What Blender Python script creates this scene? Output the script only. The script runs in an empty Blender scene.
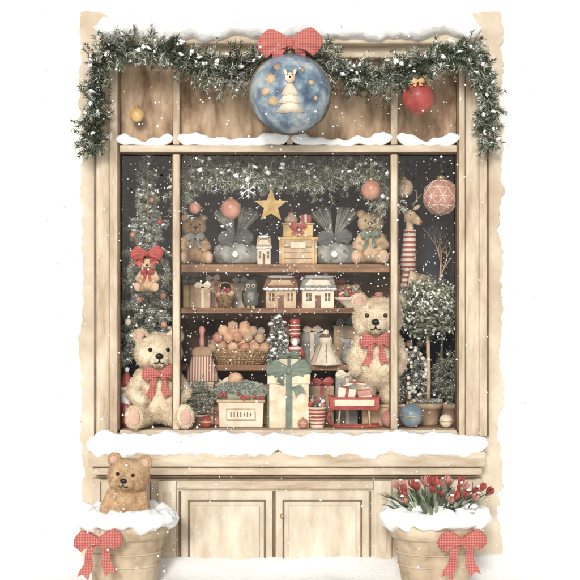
import bpy, bmesh, math, random
import numpy as np
from mathutils import Vector, Matrix, noise, Euler
from mathutils.geometry import tessellate_polygon
random.seed(7); rng=np.random.default_rng(11)
D=7.0; ZC=1.40; S=0.005
def sc(y): return (D+y)/D*S
def X(px,y=0): return (px-290)*sc(y)
def Z(py,y=0): return ZC-(py-290)*sc(y)
def V(px,py,y): return Vector((X(px,y),y,Z(py,y)))
def lin(c):
    c=c/255.0
    return c/12.92 if c<=0.04045 else ((c+0.055)/1.055)**2.4
SCN=bpy.context.scene
# ---------------------------------------------------------------- materials
def newmat(name):
    m=bpy.data.materials.new(name); m.use_nodes=True
    nt=m.node_tree; return m,nt,nt.nodes,nt.links,nt.nodes['Principled BSDF']
def mat(name,rgb,var=0.16,scale=6,rough=0.75,bump=0.15,bscale=60,stretch=(1,1,1),metal=0,alt=None,k=0.9,spec=0.3,sheen=0,det=3):
    m,nt,N,L,P=newmat(name)
    c=[lin(x)*k for x in rgb]
    P.inputs['Roughness'].default_value=rough; P.inputs['Metallic'].default_value=metal
    P.inputs['Specular IOR Level'].default_value=spec
    tc=N.new('ShaderNodeTexCoord'); mp=N.new('ShaderNodeMapping'); mp.inputs['Scale'].default_value=stretch
    L.new(tc.outputs['Object'],mp.inputs['Vector'])
    n=N.new('ShaderNodeTexNoise'); n.inputs['Scale'].default_value=scale; n.inputs['Detail'].default_value=det; n.inputs['Roughness'].default_value=0.65
    L.new(mp.outputs[0],n.inputs['Vector'])
    r=N.new('ShaderNodeValToRGB'); e=r.color_ramp.elements
    e[0].position=0.33; e[1].position=0.67
    dk=[x*(1-var*1.5) for x in c] if alt is None else [lin(x)*k for x in alt]
    e[0].color=(*dk,1); e[1].color=(*[min(0.95,x*(1+var)) for x in c],1)
    L.new(n.outputs['Fac'],r.inputs['Fac']); L.new(r.outputs['Color'],P.inputs['Base Color'])
    if bump:
        n2=N.new('ShaderNodeTexNoise'); n2.inputs['Scale'].default_value=bscale; n2.inputs['Detail'].default_value=2
        L.new(mp.outputs[0],n2.inputs['Vector'])
        b=N.new('ShaderNodeBump'); b.inputs['Strength'].default_value=bump; b.inputs['Distance'].default_value=0.01
        L.new(n2.outputs['Fac'],b.inputs['Height']); L.new(b.outputs[0],P.inputs['Normal'])
    return m
def leafmat(name,rgb,k=.9):
    m,nt,N,L,P=newmat(name); N.remove(P); d=N.new('ShaderNodeBsdfDiffuse'); d.inputs['Color'].default_value=(*[lin(x)*k for x in rgb],1)
    g=N.new('ShaderNodeTexNoise'); g.inputs['Scale'].default_value=5; g.inputs['Detail'].default_value=1
    r=N.new('ShaderNodeValToRGB'); e=r.color_ramp.elements; e[0].position=.35; e[1].position=.65
    e[0].color=(*[lin(x)*k*.7 for x in rgb],1); e[1].color=(*[min(.93,lin(x)*k*1.2) for x in rgb],1)
    tc=N.new('ShaderNodeTexCoord'); L.new(tc.outputs['Object'],g.inputs['Vector']); L.new(g.outputs['Fac'],r.inputs['Fac']); L.new(r.outputs[0],d.inputs['Color'])
    L.new(d.outputs[0],N['Material Output'].inputs['Surface']); return m
def checkmat(name,a,b_,f=55,mode='gingham',k=0.9):
    m,nt,N,L,P=newmat(name)
    tc=N.new('ShaderNodeTexCoord'); sp=N.new('ShaderNodeSeparateXYZ'); L.new(tc.outputs['Object'],sp.inputs[0])
    def stripe(o):
        mu=N.new('ShaderNodeMath'); mu.operation='MULTIPLY'; mu.inputs[1].default_value=f; L.new(o,mu.inputs[0])
        fr=N.new('ShaderNodeMath'); fr.operation='FRACT'; L.new(mu.outputs[0],fr.inputs[0])
        g=N.new('ShaderNodeMath'); g.operation='GREATER_THAN'; g.inputs[1].default_value=0.5; L.new(fr.outputs[0],g.inputs[0]); return g.outputs[0]
    if mode=='gingham':
        ad=N.new('ShaderNodeMath'); ad.operation='ADD'; L.new(stripe(sp.outputs['X']),ad.inputs[0]); L.new(stripe(sp.outputs['Z']),ad.inputs[1])
        hf=N.new('ShaderNodeMath'); hf.operation='MULTIPLY'; hf.inputs[1].default_value=0.5; L.new(ad.outputs[0],hf.inputs[0]); out=hf.outputs[0]
    elif mode=='z': out=stripe(sp.outputs['Z'])
    else: out=stripe(sp.outputs['X'])
    mx=N.new('ShaderNodeMix'); mx.data_type='RGBA'
    mx.inputs[6].default_value=(*[lin(x)*k for x in a],1); mx.inputs[7].default_value=(*[lin(x)*k for x in b_],1)
    L.new(out,mx.inputs[0]); L.new(mx.outputs[2],P.inputs['Base Color']); P.inputs['Roughness'].default_value=0.8
    return m
M={}
M['white']=mat('white_plaster',(255,254,252),0.01,2,0.9,0.03,40,k=0.97)
M['cream']=mat('cream_plaster',(248,243,233),0.03,3,0.9,0.1,50,k=0.93)
M['beige']=mat('beige_plaster',(222,210,189),0.08,3.4,0.9,0.35,22,alt=(190,171,145),det=7)
M['frame']=mat('painted_wood',(214,199,176),0.1,6,0.65,0.25,30,(3,3,0.6),alt=(172,150,123),det=6)
M['frameH']=mat('painted_wood_rail',(216,202,180),0.1,6,0.65,0.25,30,(0.6,3,3),alt=(176,155,129),det=6)
M['edge']=mat('dark_wood_trim',(124,102,82),0.2,8,0.7,0.2,30)
M['trans']=mat('aged_panel',(200,174,144),0.15,4.2,0.7,0.2,18,(2.2,2.2,0.8),alt=(108,80,58),det=6)
M['base']=mat('cabinet_paint',(222,211,192),0.08,5,0.7,0.25,25,(2,2,0.7),alt=(192,175,150),det=6)
M['shelf']=mat('shelf_wood',(160,120,88),0.2,7,0.6,0.3,20,(0.4,3,4),alt=(98,70,50),det=5)
M['navy']=mat('navy_wall',(86,88,100),0.3,4,0.95,0,20,alt=(46,47,58),det=6)
M['brownback']=mat('brown_back',(120,98,78),0.3,6,0.9,0.2,20,alt=(68,56,48))
M['snow']=mat('snow',(250,250,248),0.03,8,0.85,0.4,45,k=0.93)
M['flake']=leafmat('snowflake',(252,252,250))
M['bearc']=mat('cream_plush',(238,224,198),0.12,16,0.95,0.5,140,alt=(212,190,156))
M['bearb']=mat('tan_plush',(204,174,138),0.15,14,0.95,0.5,140,alt=(168,134,100))
M['bearp']=mat('pale_tan_plush',(224,200,166),0.12,14,0.95,0.5,140,alt=(190,158,122))
M['dark']=mat('dark_bead',(38,31,29),0.1,10,0.25,0)
M['pink']=mat('pink_felt',(212,174,154),0.1,20,0.9,0.2)
M['red']=mat('red_satin',(180,92,84),0.18,14,0.5,0.2,40,alt=(146,64,60))
M['redp']=mat('red_paint',(174,86,76),0.2,14,0.35,0.05,alt=(136,60,56))
M['ging']=checkmat('checked_ribbon',(204,130,118),(166,78,72),80)
M['strz']=checkmat('striped_knit',(232,221,203),(168,88,78),38,'z')
M['strx']=checkmat('striped_bristle',(220,192,170),(150,106,88),70,'x')
M['ln1']=leafmat('needle_dark',(72,80,64)); M['ln2']=leafmat('needle_mid',(104,113,92)); M['ln3']=leafmat('needle_sage',(148,153,132)); M['ln4']=leafmat('needle_frost',(228,229,221))
M['li1']=leafmat('leaf_dark',(98,104,86)); M['li2']=leafmat('leaf_mid',(138,144,120)); M['li3']=leafmat('leaf_sage',(178,182,160)); M['li4']=leafmat('leaf_frost',(244,244,238))
M['lnb']=mat('twig',(108,84,62),0.2,20,0.8,0)
M['tan']=mat('tan_wood',(210,184,150),0.12,12,0.6,0.2,30,alt=(168,138,106))
M['gold']=mat('gold_paint',(220,190,132),0.12,12,0.4,0.1,alt=(180,144,90))
M['creamp']=mat('cream_paint',(238,227,207),0.06,12,0.5,0.1,alt=(214,197,170))
M['gray']=mat('gray_cloth',(174,173,165),0.2,14,0.85,0.4,50,alt=(114,113,108),det=5)
M['grayd']=mat('charcoal_ribbon',(102,104,101),0.2,10,0.7,0.2)
M['green']=mat('sage_ribbon',(126,136,120),0.15,12,0.6,0.15,alt=(96,108,94))
M['blue']=mat('blue_glaze',(140,153,160),0.2,10,0.3,0.1,alt=(102,118,128))
M['clay']=mat('clay_pot',(198,172,142),0.15,8,0.85,0.4,30,alt=(158,130,102))
M['potw']=mat('planter_clay',(216,199,173),0.1,7,0.85,0.5,22,alt=(172,149,121),det=6)
M['roof']=mat('brown_roof',(134,101,80),0.2,20,0.8,0.3)
M['cook']=mat('biscuit',(216,180,146),0.15,18,0.8,0.4,60,alt=(176,130,98))
M['peach']=mat('peach_glass',(206,156,134),0.12,12,0.3,0.05,alt=(174,116,96))
M['rose']=mat('rose_paint',(202,150,136),0.1,12,0.5,0.1,alt=(170,112,100))
M['ocher']=mat('wicker',(178,146,108),0.25,60,0.8,0.6,90,alt=(114,88,62))
M['metal']=mat('brass',(190,166,118),0.1,10,0.35,0,metal=0.6)
def globemat():
    m,nt,N,L,P=newmat('globe_glaze')
    tc=N.new('ShaderNodeTexCoord'); n=N.new('ShaderNodeTexNoise'); n.inputs['Scale'].default_value=11; n.inputs['Detail'].default_value=8; n.inputs['Roughness'].default_value=.6
    L.new(tc.outputs['Object'],n.inputs['Vector']); r=N.new('ShaderNodeValToRGB'); e=r.color_ramp.elements
    e[0].position=.34; e[0].color=(*[lin(x)*.85 for x in (72,88,108)],1)
    e[1].position=.7; e[1].color=(*[lin(x)*.9 for x in (206,190,158)],1)
    for p,c in ((.46,(104,124,142)),(.55,(144,162,172)),(.63,(184,190,186))):
        x=e.new(p); x.color=(*[lin(q)*.9 for q in c],1)
    L.new(n.outputs['Fac'],r.inputs['Fac']); L.new(r.outputs['Color'],P.inputs['Base Color']); P.inputs['Roughness'].default_value=.3
    return m
M['globe']=globemat()
def glassmat():
    m,nt,N,L,P=newmat('window_glass'); N.remove(P)
    t=N.new('ShaderNodeBsdfTransparent'); g=N.new('ShaderNodeBsdfGlossy'); g.inputs['Roughness'].default_value=.02
    mx=N.new('ShaderNodeMixShader'); mx.inputs[0].default_value=.02; L.new(t.outputs[0],mx.inputs[1]); L.new(g.outputs[0],mx.inputs[2])
    L.new(mx.outputs[0],N['Material Output'].inputs['Surface']); return m
M['glass']=glassmat()
# ---------------------------------------------------------------- mesh builder
def RM(rot): return Euler([math.radians(a) for a in rot]).to_matrix() if rot else None
class B:
    def __init__(s,name): s.name=name; s.v=[]; s.f=[]; s.m=[]; s.s=[]; s.mats=[]; s.T=None
    def mi(s,k):
        if k not in s.mats: s.mats.append(k)
        return s.mats.index(k)
    def add(s,vs,fs,k,smooth=True):
        o=len(s.v); i=s.mi(k)
        if s.T is not None: vs=[tuple(s.T@Vector(v)) for v in vs]
        s.v.extend([tuple(v) for v in vs]); s.f.extend([tuple(a+o for a in f) for f in fs])
        s.m.extend([i]*len(fs)); s.s.extend([smooth]*len(fs))
    def xf(s,vs,c,R):
        c=Vector(c); return [ (R@Vector(v) if R else Vector(v))+c for v in vs]
    def sphere(s,c,r,k,seg=18,rings=11,rot=None,wob=0):
        if not hasattr(r,'__len__'): r=(r,r,r)
        vs=[(0,0,r[2])]; fs=[]
        off=Vector((random.random()*50,)*3)
        for i in range(1,rings):
            a=math.pi*i/rings
            for j in range(seg):
                b=2*math.pi*j/seg
                d=Vector((math.sin(a)*math.cos(b),math.sin(a)*math.sin(b),math.cos(a)))
                q=1+(wob*noise.noise(d*2.2+off) if wob else 0)
                vs.append((r[0]*d.x*q,r[1]*d.y*q,r[2]*d.z*q))
        vs.append((0,0,-r[2])); n=len(vs)-1
        for j in range(seg):
            fs.append((0,1+j,1+(j+1)%seg)); o=1+(rings-2)*seg; fs.append((n,o+(j+1)%seg,o+j))
        for i in range(rings-2):
            for j in range(seg):
                a=1+i*seg; fs.append((a+j,a+seg+j,a+seg+(j+1)%seg,a+(j+1)%seg))
        s.add(s.xf(vs,c,RM(rot)),fs,k)
    def box(s,c,size,k,bev=0.003,rot=None,taper=None):
        bm=bmesh.new(); bmesh.ops.create_cube(bm,size=1)
        for v in bm.verts:
            t=1
            if taper and v.co.z>0: t=taper
            v.co=Vector((v.co.x*size[0]*t,v.co.y*size[1]*t,v.co.z*size[2]))
        if bev: bmesh.ops.bevel(bm,geom=bm.edges[:],offset=min(bev,min(size)*.3),segments=2,affect='EDGES',profile=.5)
        bm.verts.index_update()
        s.add(s.xf([v.co for v in bm.verts],c,RM(rot)),[[v.index for v in f.verts] for f in bm.faces],k,False); bm.free()
    def bpx(s,x0,x1,p0,p1,y0,y1,k,bev=0.003):
        a=V(x0,p0,y0); b=V(x1,p1,y0)
        s.box(((a.x+b.x)/2,(y0+y1)/2,(a.z+b.z)/2),(b.x-a.x,y1-y0,a.z-b.z),k,bev)
    def lathe(s,c,prof,k,seg=24,rot=None,sy=1,wob=0,smooth=True):
        vs=[];fs=[];off=random.random()*40
        for (r,z) in prof:
            for j in range(seg):
                b=2*math.pi*j/seg; q=1+(wob*noise.noise(Vector((math.cos(b)*2+off,math.sin(b)*2,z*14))) if wob else 0)
                vs.append((r*q*math.cos(b),r*q*sy*math.sin(b),z))
        for i in range(len(prof)-1):
            for j in range(seg):
                a=i*seg; fs.append((a+j,a+(j+1)%seg,a+seg+(j+1)%seg,a+seg+j))
        fs.append(tuple(reversed(range(seg)))); o=(len(prof)-1)*seg; fs.append(tuple(range(o,o+seg)))
        s.add(s.xf(vs,c,RM(rot)),fs,k,smooth)
    def tube(s,pts,rad,k,seg=8):
        pts=[Vector(p) for p in pts]; n=len(pts)
        if not hasattr(rad,'__len__'): rad=[rad]*n
        vs=[];fs=[]; prev=None
        for i,p in enumerate(pts):
            t=(pts[min(i+1,n-1)]-pts[max(i-1,0)]).normalized()
            if prev is None:
                u=t.orthogonal().normalized()
            else: u=(prev-t*prev.dot(t)).normalized()
            prev=u; w=t.cross(u)
            for j in range(seg):
                b=2*math.pi*j/seg; vs.append(p+(u*math.cos(b)+w*math.sin(b))*rad[i])
        for i in range(n-1):
            for j in range(seg):
                a=i*seg; fs.append((a+j,a+(j+1)%seg,a+seg+(j+1)%seg,a+seg+j))
        fs.append(tuple(reversed(range(seg)))); fs.append(tuple(range((n-1)*seg,n*seg)))
        s.add(vs,fs,k)
    def prism(s,poly,y0,y1,k):
        n=len(poly); vs=[(x,y0,z) for x,z in poly]+[(x,y1,z) for x,z in poly]
        fs=[tuple(range(n)),tuple(reversed(range(n,2*n)))]+[(i,i+n,(i+1)%n+n,(i+1)%n) for i in range(n)]
        s.add(vs,fs,k,False)
    def sheet(s,fn,nu,nv,k):
        vs=[fn(i/nu,j/nv) for i in range(nu+1) for j in range(nv+1)]
        fs=[(i*(nv+1)+j,(i+1)*(nv+1)+j,(i+1)*(nv+1)+j+1,i*(nv+1)+j+1) for i in range(nu) for j in range(nv)]
        s.add(vs,fs,k)
    def tris(s,vs,ids):
        o=len(s.v); s.v.extend(map(tuple,vs.tolist())); n=len(vs)//3
        s.f.extend([(o+3*i,o+3*i+1,o+3*i+2) for i in range(n)]); s.m.extend(ids); s.s.extend([False]*n)
    def sprig(s,p,d,L,nl,n,mats,w=.003,wts=None):
        p=np.array(p,float); d=np.array(d,float); d/=np.linalg.norm(d)+1e-9
        u=np.cross(d,[.3,.2,1.]); u/=np.linalg.norm(u)+1e-9; v=np.cross(d,u)
        t=rng.random(n); ph=rng.random(n)*2*math.pi
        base=p+np.outer(t*L,d)
        dr=d*.7+np.outer(np.cos(ph),u)*.8+np.outer(np.sin(ph),v)*.8
        dr+=rng.normal(0,.12,(n,3)); dr/=np.linalg.norm(dr,axis=1)[:,None]
        tip=base+dr*(nl*(1.1-.5*t)*rng.uniform(.7,1.15,n))[:,None]
        sd=np.cross(dr,rng.normal(0,1,(n,3))); sd/=np.linalg.norm(sd,axis=1)[:,None]; sd*=w/2
        vs=np.empty((n*3,3)); vs[0::3]=base-sd; vs[1::3]=base+sd; vs[2::3]=tip
        idx=[s.mi(k) for k in mats]; ch=rng.choice(len(idx),n,p=wts)
        s.tris(vs,[idx[c] for c in ch])
    def obj(s,parent=None,origin=None):
        if origin is None:
            A=np.array(s.v); mn=A.min(0); mx=A.max(0); origin=((mn[0]+mx[0])/2,(mn[1]+mx[1])/2,mn[2])
        o=Vector(origin)
        me=bpy.data.meshes.new(s.name); A=np.array(s.v)-np.array(origin)
        me.from_pydata(A.tolist(),[],s.f)
        for k in s.mats: me.materials.append(M[k])
        me.polygons.foreach_set('material_index',s.m); me.polygons.foreach_set('use_smooth',s.s); me.update()
        ob=bpy.data.objects.new(s.name,me); SCN.collection.objects.link(ob); ob.location=o
        if parent: ob.parent=parent
        return ob
def empty(name):
    e=bpy.data.objects.new(name,None); SCN.collection.objects.link(e); return e
# ---------------------------------------------------------------- generic parts
def bow(b,c,w,k,tail=1.0,tilt=0):
    c=Vector(c); sk=random.uniform(.85,1.15)
    for sd in (-1,1):
        def f(u,v,sd=sd):
            t=u; vv=v*2-1; wd=.045+.17*math.sin(math.pi*t)**.8
            x=sd*(.5*math.sin(math.pi*t)**.9)*(1-.3*vv*vv); y=-math.cos(math.pi*t)*.1-.06*(1-vv*vv)*math.sin(math.pi*t)+.024*math.cos(vv*9)*math.sin(math.pi*t)
            z=abs(x)*(.24*sk if sd>0 else .12/sk)-.25*x*x+vv*wd+.02*math.sin(9*t)
            return c+Vector((x,y,z))*w
        b.sheet(f,18,12,k)
        if tail:
            def g(u,v,sd=sd):
                vv=v*2-1; wd=.05+.06*u
                x=sd*(.03+(.3 if sd<0 else .24)*u+.05*math.sin(u*6)); z=-(.75 if sd<0 else .66)*u*tail+(abs(vv)*-.08 if u>.95 else 0)
                return c+Vector((x+vv*wd,-.05-.06*math.sin(u*7+sd),z+vv*sd*wd*.35))*w
            b.sheet(g,12,4,k)
    b.sphere(c+Vector((0,-.09,0))*w,(w*.07,w*.06,w*.085),k,12,8,wob=.2)
GREEN=['ln1','ln2','ln3','ln4']; INNER=['li1','li2','li3','li4']
def garland(name,pts,rad,step=.012,per=3,nl=.035,wts=(.34,.34,.18,.14),droop=.25,snow=.15,w=.004,extra=None,parent=None,flat=.6,G=GREEN,dens=22):
    b=B(name); P=[Vector(p) for p in pts]
    fine=[]
    for i in range(len(P)-1):
        n=max(2,int((P[i+1]-P[i]).length/step))
        p0=P[max(i-1,0)];p1=P[i];p2=P[i+1];p3=P[min(i+2,len(P)-1)]
        for j in range(n):
            t=j/n
            q=.5*((2*p1)+(-p0+p2)*t+(2*p0-5*p1+4*p2-p3)*t*t+(-p0+3*p1-3*p2+p3)*t**3); fine.append(q)
    b.tube(fine[::3]+[fine[-1]],.008,'lnb',6)
    for i,q in enumerate(fine):
        tg=(fine[min(i+1,len(fine)-1)]-fine[max(i-1,0)]).normalized()
        for k in range(per):
            d=Vector(rng.normal(0,1,3)); d.y=-abs(d.y)*flat if random.random()<.8 else d.y*.3
            d=d.normalized()+tg*random.choice((-.7,.7,.7))-Vector((0,0,droop)); d.normalize()
            rr=rad*random.uniform(.35,1)*(1+.5*noise.noise(q*8))*(.82 if abs(q.x)>.93 else 1)
            st=q+d*rr*.15
            wt=list(wts)
            if random.random()<.2: wt=[.05,.15,.3,.5]
            elif random.random()<.4: wt=[.7,.25,.05,0]
            b.sprig(st,d,rr,nl,int(dens*rr/.08)+8,G,w,wt)
        if random.random()<snow:
            b.sphere(q+Vector((random.uniform(-.5,.5)*rad,-.5*rad,random.uniform(-.2,.6)*rad)),(random.uniform(.006,.016),.011,random.uniform(.005,.011)),'snow',9,7,wob=1.1,rot=(0,random.uniform(-40,40),0))
    if extra: extra(b,fine)
    return b.obj(parent)
def fir(name,base,H,R,z0=.1,lv=16,wts=(.2,.3,.28,.22),nl=.03,G=INNER):
    b=B(name); base=Vector(base)
    b.tube([base,base+Vector((0,0,H*.5)),base+Vector((0,0,H))],[R*.09,R*.06,.003],'lnb',8)
    for i in range(lv):
        t=i/(lv-1); z=H*(z0+(1-z0)*t*.97); r=(R*(1-t)**.8+.02)*(1.15 if i%3==0 else .88)
        n=max(7,int(16*(1-t)+7)); a0=random.random()*6
        for j in range(n):
            a=a0+j*2*math.pi/n+random.uniform(-.25,.25); rr=r*random.uniform(.7,1.15)
            d=Vector((math.cos(a),math.sin(a),-.5+.7*t+random.uniform(-.15,.15))); d.normalize()
            p=base+Vector((0,0,z+random.uniform(-.4,.4)*H/lv)); wt=list(wts)
            b.sprig(p+d*rr*.15,d,rr*.85,nl,int(30+rr*300),G,.0044,wt)
            for q in (.4,.65,.9):
                for sg in (-1,1):
                    dd=(d+Vector((-d.y,d.x,-.2))*sg*.8).normalized()
                    b.sprig(p+d*rr*q,dd,rr*.35*(1.2-q),nl*.8,13,G,.0044,wt)
            if random.random()<.6:
                b.sprig(p+d*rr*.65+Vector((0,0,.008)),d,rr*.4,nl*.6,14,['li4'],.005)
            if random.random()<.3:
                b.sphere(p+d*rr*.85+Vector((0,0,.008)),(.012,.012,.007),'snow',7,5,wob=.8)
    return b
def snow_ledge(name,x0,x1,y0,y1,top,bot,n=120,parent=None,amp=.012,seed=0):
    b=B(name); K=18; vs=[];fs=[]
    for i in range(n+1):
        t=i/n; x=x0+(x1-x0)*t; e=min(1,(min(t,1-t)*(x1-x0)/.05))**.5 if 0<t<1 else 0
        zt=top(x); zb=bot(x); m=(zt+zb)/2; hz=(zt-zb)/2*max(e,.02); ym=(y0+y1)/2; hy=(y1-y0)/2*(.7+.3*e)
        for j in range(K):
            a=2*math.pi*j/K; ca,sa=math.cos(a),math.sin(a)
            yy=ym+hy*math.copysign(abs(ca)**.6,ca); zz=m+hz*math.copysign(abs(sa)**.7,sa)
            d=noise.noise(Vector((x*9+seed,yy*9,zz*9)))*amp+noise.noise(Vector((x*30+seed,yy*30,zz*30)))*amp*.5
            vs.append((x,yy-d*.9,zz+d*(1 if sa>=-.1 else .5)))
    for i in range(n):
        for j in range(K):
            a=i*K; fs.append((a+j,a+K+j,a+K+(j+1)%K,a+(j+1)%K))
    fs.append(tuple(range(K))); fs.append(tuple(reversed(range(n*K,n*K+K))))
    b.add(vs,fs,'snow'); return b.obj(parent)
def remesh_parts(parts,vox):
    t=B('tmp')
    for p in parts:
        if p[0]=='s': t.sphere(p[1],p[2],'snow',20,14)
        else:
            a,c,r0,r1=Vector(p[1]),Vector(p[2]),p[3],p[4]; n=7
            for i in range(n+1):
                q=i/n; t.sphere(a.lerp(c,q),r0+(r1-r0)*q,'snow',14,10)
    ob=t.obj(origin=(0,0,0))
    m=ob.modifiers.new('r','REMESH'); m.mode='VOXEL'; m.voxel_size=vox
    m2=ob.modifiers.new('s','SMOOTH'); m2.factor=.6; m2.iterations=4
    dg=bpy.context.evaluated_depsgraph_get(); ev=ob.evaluated_get(dg); me=ev.to_mesh()
    vs=[v.co.copy() for v in me.vertices]; fs=[tuple(p.vertices) for p in me.polygons]
    cen=[(p.center.copy(),p.normal.copy()) for p in me.polygons]
    ev.to_mesh_clear(); bpy.data.objects.remove(ob); return vs,fs,cen
def bear_parts(pose):
    P=[]; dz=0 if pose=='sit' else .1
    P+=[('s',(0,0,.33+dz),(.19,.165,.25)),('s',(0,-.03,.22+dz),(.2,.18,.18)),('s',(0,-.03,.73+dz*.6),(.235,.195,.19)),('s',(0,-.02,.55+dz*.7),(.12,.11,.1))]
    hz=dz*.6
    P+=[('s',(0,-.2,.675+hz),(.1,.085,.075)),('s',(.11,-.1,.67+hz),(.1,.09,.085)),('s',(-.11,-.1,.67+hz),(.1,.09,.085))]
    for x in (-1,1):
        P.append(('s',(x*.175,-.02,.895+hz),(.08,.045,.08)))
        if pose=='sit':
            P+=[('c',(x*.16,-.02,.5),(x*.26,-.1,.34),.075,.07),('c',(x*.26,-.1,.34),(x*.17,-.24,.27),.07,.062),
                ('c',(x*.11,-.04,.13),(x*.23,-.33,.1),.115,.085),('s',(x*.24,-.38,.13),(.09,.06,.12))]
        else:
            P+=[('c',(x*.15,-.02,.6),(x*.22,-.06,.42),.07,.065),('c',(x*.22,-.06,.42),(x*.19,-.19,.33),.065,.06),
                ('c',(x*.1,0,.25),(x*.115,-.02,.08),.11,.09),('s',(x*.12,-.07,.055),(.085,.13,.055))]
    return P
BG={p:remesh_parts(bear_parts(p),.016) for p in ('sit','stand')}
def teddy(name,loc,h,pose='sit',k='bearc',bowk='red',rz=0,tilt=0,fuzz=9000,bw=.36,parent=None):
    b=B(name); vs,fs,cen=BG[pose]
    R=Matrix.Rotation(math.radians(rz),4,'Z')@Matrix.Rotation(math.radians(tilt),4,'Y')
    T=Matrix.Translation(Vector(loc))@R@Matrix.Scale(h,4)
    b.add([T@v for v in vs],fs,k)
    idx=rng.integers(0,len(cen),fuzz); L=.015
    C=np.array([tuple(T@cen[i][0]) for i in idx]); Nn=np.array([tuple((R.to_3x3()@cen[i][1])) for i in idx])
    dr=Nn+rng.normal(0,.5,(fuzz,3))+np.array([0,0,-.4]); dr/=np.linalg.norm(dr,axis=1)[:,None]
    sd=np.cross(dr,rng.normal(0,1,(fuzz,3))); sd/=np.linalg.norm(sd,axis=1)[:,None]; sd*=max(.0008,.0025*h)
    q=np.empty((fuzz*3,3)); C=C+rng.normal(0,.004*h,(fuzz,3)); q[0::3]=C-sd; q[1::3]=C+sd; q[2::3]=C+dr*L*h
    b.tris(q,[b.mi(k)]*fuzz)
    b.T=T; hz=.06 if pose=='stand' else 0
    for x in (-1,1):
        b.sphere((x*.085,-.22,.765+hz),(.02,.014,.022),'dark',10,8)
        b.sphere((x*.175,-.066,.89+hz),(.046,.012,.048),'pink',12,8)
        if pose=='sit': b.sphere((x*.245,-.435,.13),(.055,.012,.075),'pink',12,8)
        b.tube([(0,-.292,.655+hz),(x*.025,-.288,.635+hz),(x*.05,-.272,.64+hz)],.006,'dark',5)
    b.sphere((0,-.287,.705+hz),(.04,.022,.028),'dark',12,8)
    b.tube([(0,-.296,.69+hz),(0,-.293,.655+hz)],.006,'dark',5)
    if bowk: bow(b,(0,-.19,.53+hz),bw,bowk,.9)
    b.T=None
    return b.obj(parent)
def bauble(name,c,r,k,string=.15):
    b=B(name); c=Vector(c); b.sphere(c,r,k,28,18)
    b.lathe(c+Vector((0,0,r*.95)),[(r*.25,0),(r*.25,r*.22),(r*.1,r*.25)],'metal',12)
    b.tube([c+Vector((0,0,r*1.15)),c+Vector((0,0,r*1.15+string))],.0018,'metal',5)
    return b
# ---------------------------------------------------------------- WALLS
def ragged(name,o,i,amp,y0,y1,k,parent=None,seed=0):
    (ox0,ox1,oz0,oz1)=o; (ix0,ix1,iz0,iz1)=i; n=160; out=[]
    def side(a,bb):
        hor=abs(a[1]-bb[1])<1e-6
        for q in range(n):
            t=q/n; x=a[0]+(bb[0]-a[0])*t; z=a[1]+(bb[1]-a[1])*t
            s_=(x if hor else z); w=Vector((s_*5+seed,seed+(a[0] if not hor else a[1])*3,0)); w2=w*5
            d_=(noise.noise(w)*amp+noise.noise(w2)*amp*.6+noise.noise(w2*3)*amp*.3)*min(1,min(t,1-t)*30)
            out.append((x,z+d_) if hor else (x+d_,z))
    side((ox0,oz0),(ox1,oz0)); side((ox1,oz0),(ox1,oz1)); side((ox1,oz1),(ox0,oz1)); side((ox0,oz1),(ox0,oz0))
    inn=[(ix0,iz0),(ix1,iz0),(ix1,iz1),(ix0,iz1)]
    m=len(out); b=B(name); allp=out+inn
    tri=tessellate_polygon([[Vector((x,z,0)) for x,z in out],[Vector((x,z,0)) for x,z in inn[::-1]]])
    rem=list(range(m))+[m+3,m+2,m+1,m]
    M_=len(allp)
    vs=[(x,y0,z) for x,z in allp]+[(x,y1,z) for x,z in allp]
    fs=[tuple(rem[j] for j in t) for t in tri]
    fs+=[(M_+q,M_+(q+1)%m,(q+1)%m,q) for q in range(m)]
    fs+=[(m+q,m+(q+1)%4,M_+m+(q+1)%4,M_+m+q) for q in range(4)]
    b.add(vs,fs,k,False); return b.obj(parent)
OX0,OX1,OZ0,OZ1=X(117),X(459),Z(432),Z(60)
ragged('plaster_wall',(-9,9,-.5,7),(OX0-.01,OX1+.01,OZ0,OZ1),0,.03,.13,'white')
shop=empty('shop_front')
ragged('cream_render',(X(73),X(505),-.4,Z(-40)),(OX0-.005,OX1+.005,OZ0,OZ1),.003,.018,.0295,'cream',shop)
ragged('beige_render',(X(81),X(501),Z(557),Z(12)),(OX0,OX1,OZ0,OZ1),.03,0,.0175,'beige',shop,4)
b=B('window_frame')
b.bpx(96,109,58,436,-.03,.0,'frame'); b.bpx(109.4,117.5,58,436,-.045,.05,'frame',.004)
b.bpx(94,96,58,436,-.036,0,'edge',.001)
b.bpx(459,465,58,436,-.045,.05,'frame',.004); b.bpx(465.4,479,58,436,-.03,0,'frame'); b.bpx(479.4,487,62,436,-.042,0,'frame',.004)
b.bpx(487.2,489,62,436,-.03,0,'edge',.001)
b.bpx(117.8,119.4,62,430,-.03,.05,'edge',.001); b.bpx(457,458.6,62,430,-.03,.05,'edge',.001)
b.bpx(96,489,44,57.6,-.06,.05,'frameH',.006); b.bpx(119.5,457,57.8,59.6,-.03,.04,'edge',.001)
b.bpx(119.6,456.8,145,152,-.05,.06,'frameH',.004); b.bpx(119.6,456.8,152.2,153.6,-.03,.05,'edge',.001)
for a,c in ((173,179.5),(391,397.5)):
    b.bpx(a,c,154,430,-.04,.04,'frame',.005); b.bpx(a-.9,a-.1,154,430,-.02,.04,'edge',.001); b.bpx(c+.1,c+.9,154,430,-.02,.04,'edge',.001)
    b.bpx(a,c,60,144.8,-.04,.04,'frame',.005)
b.bpx(287,293,60,144.8,-.04,.04,'frame',.005)
b.bpx(119.6,456.8,430.4,436,-.05,.06,'frameH',.004)
b.obj(shop)
b=B('transom_panels')
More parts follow.
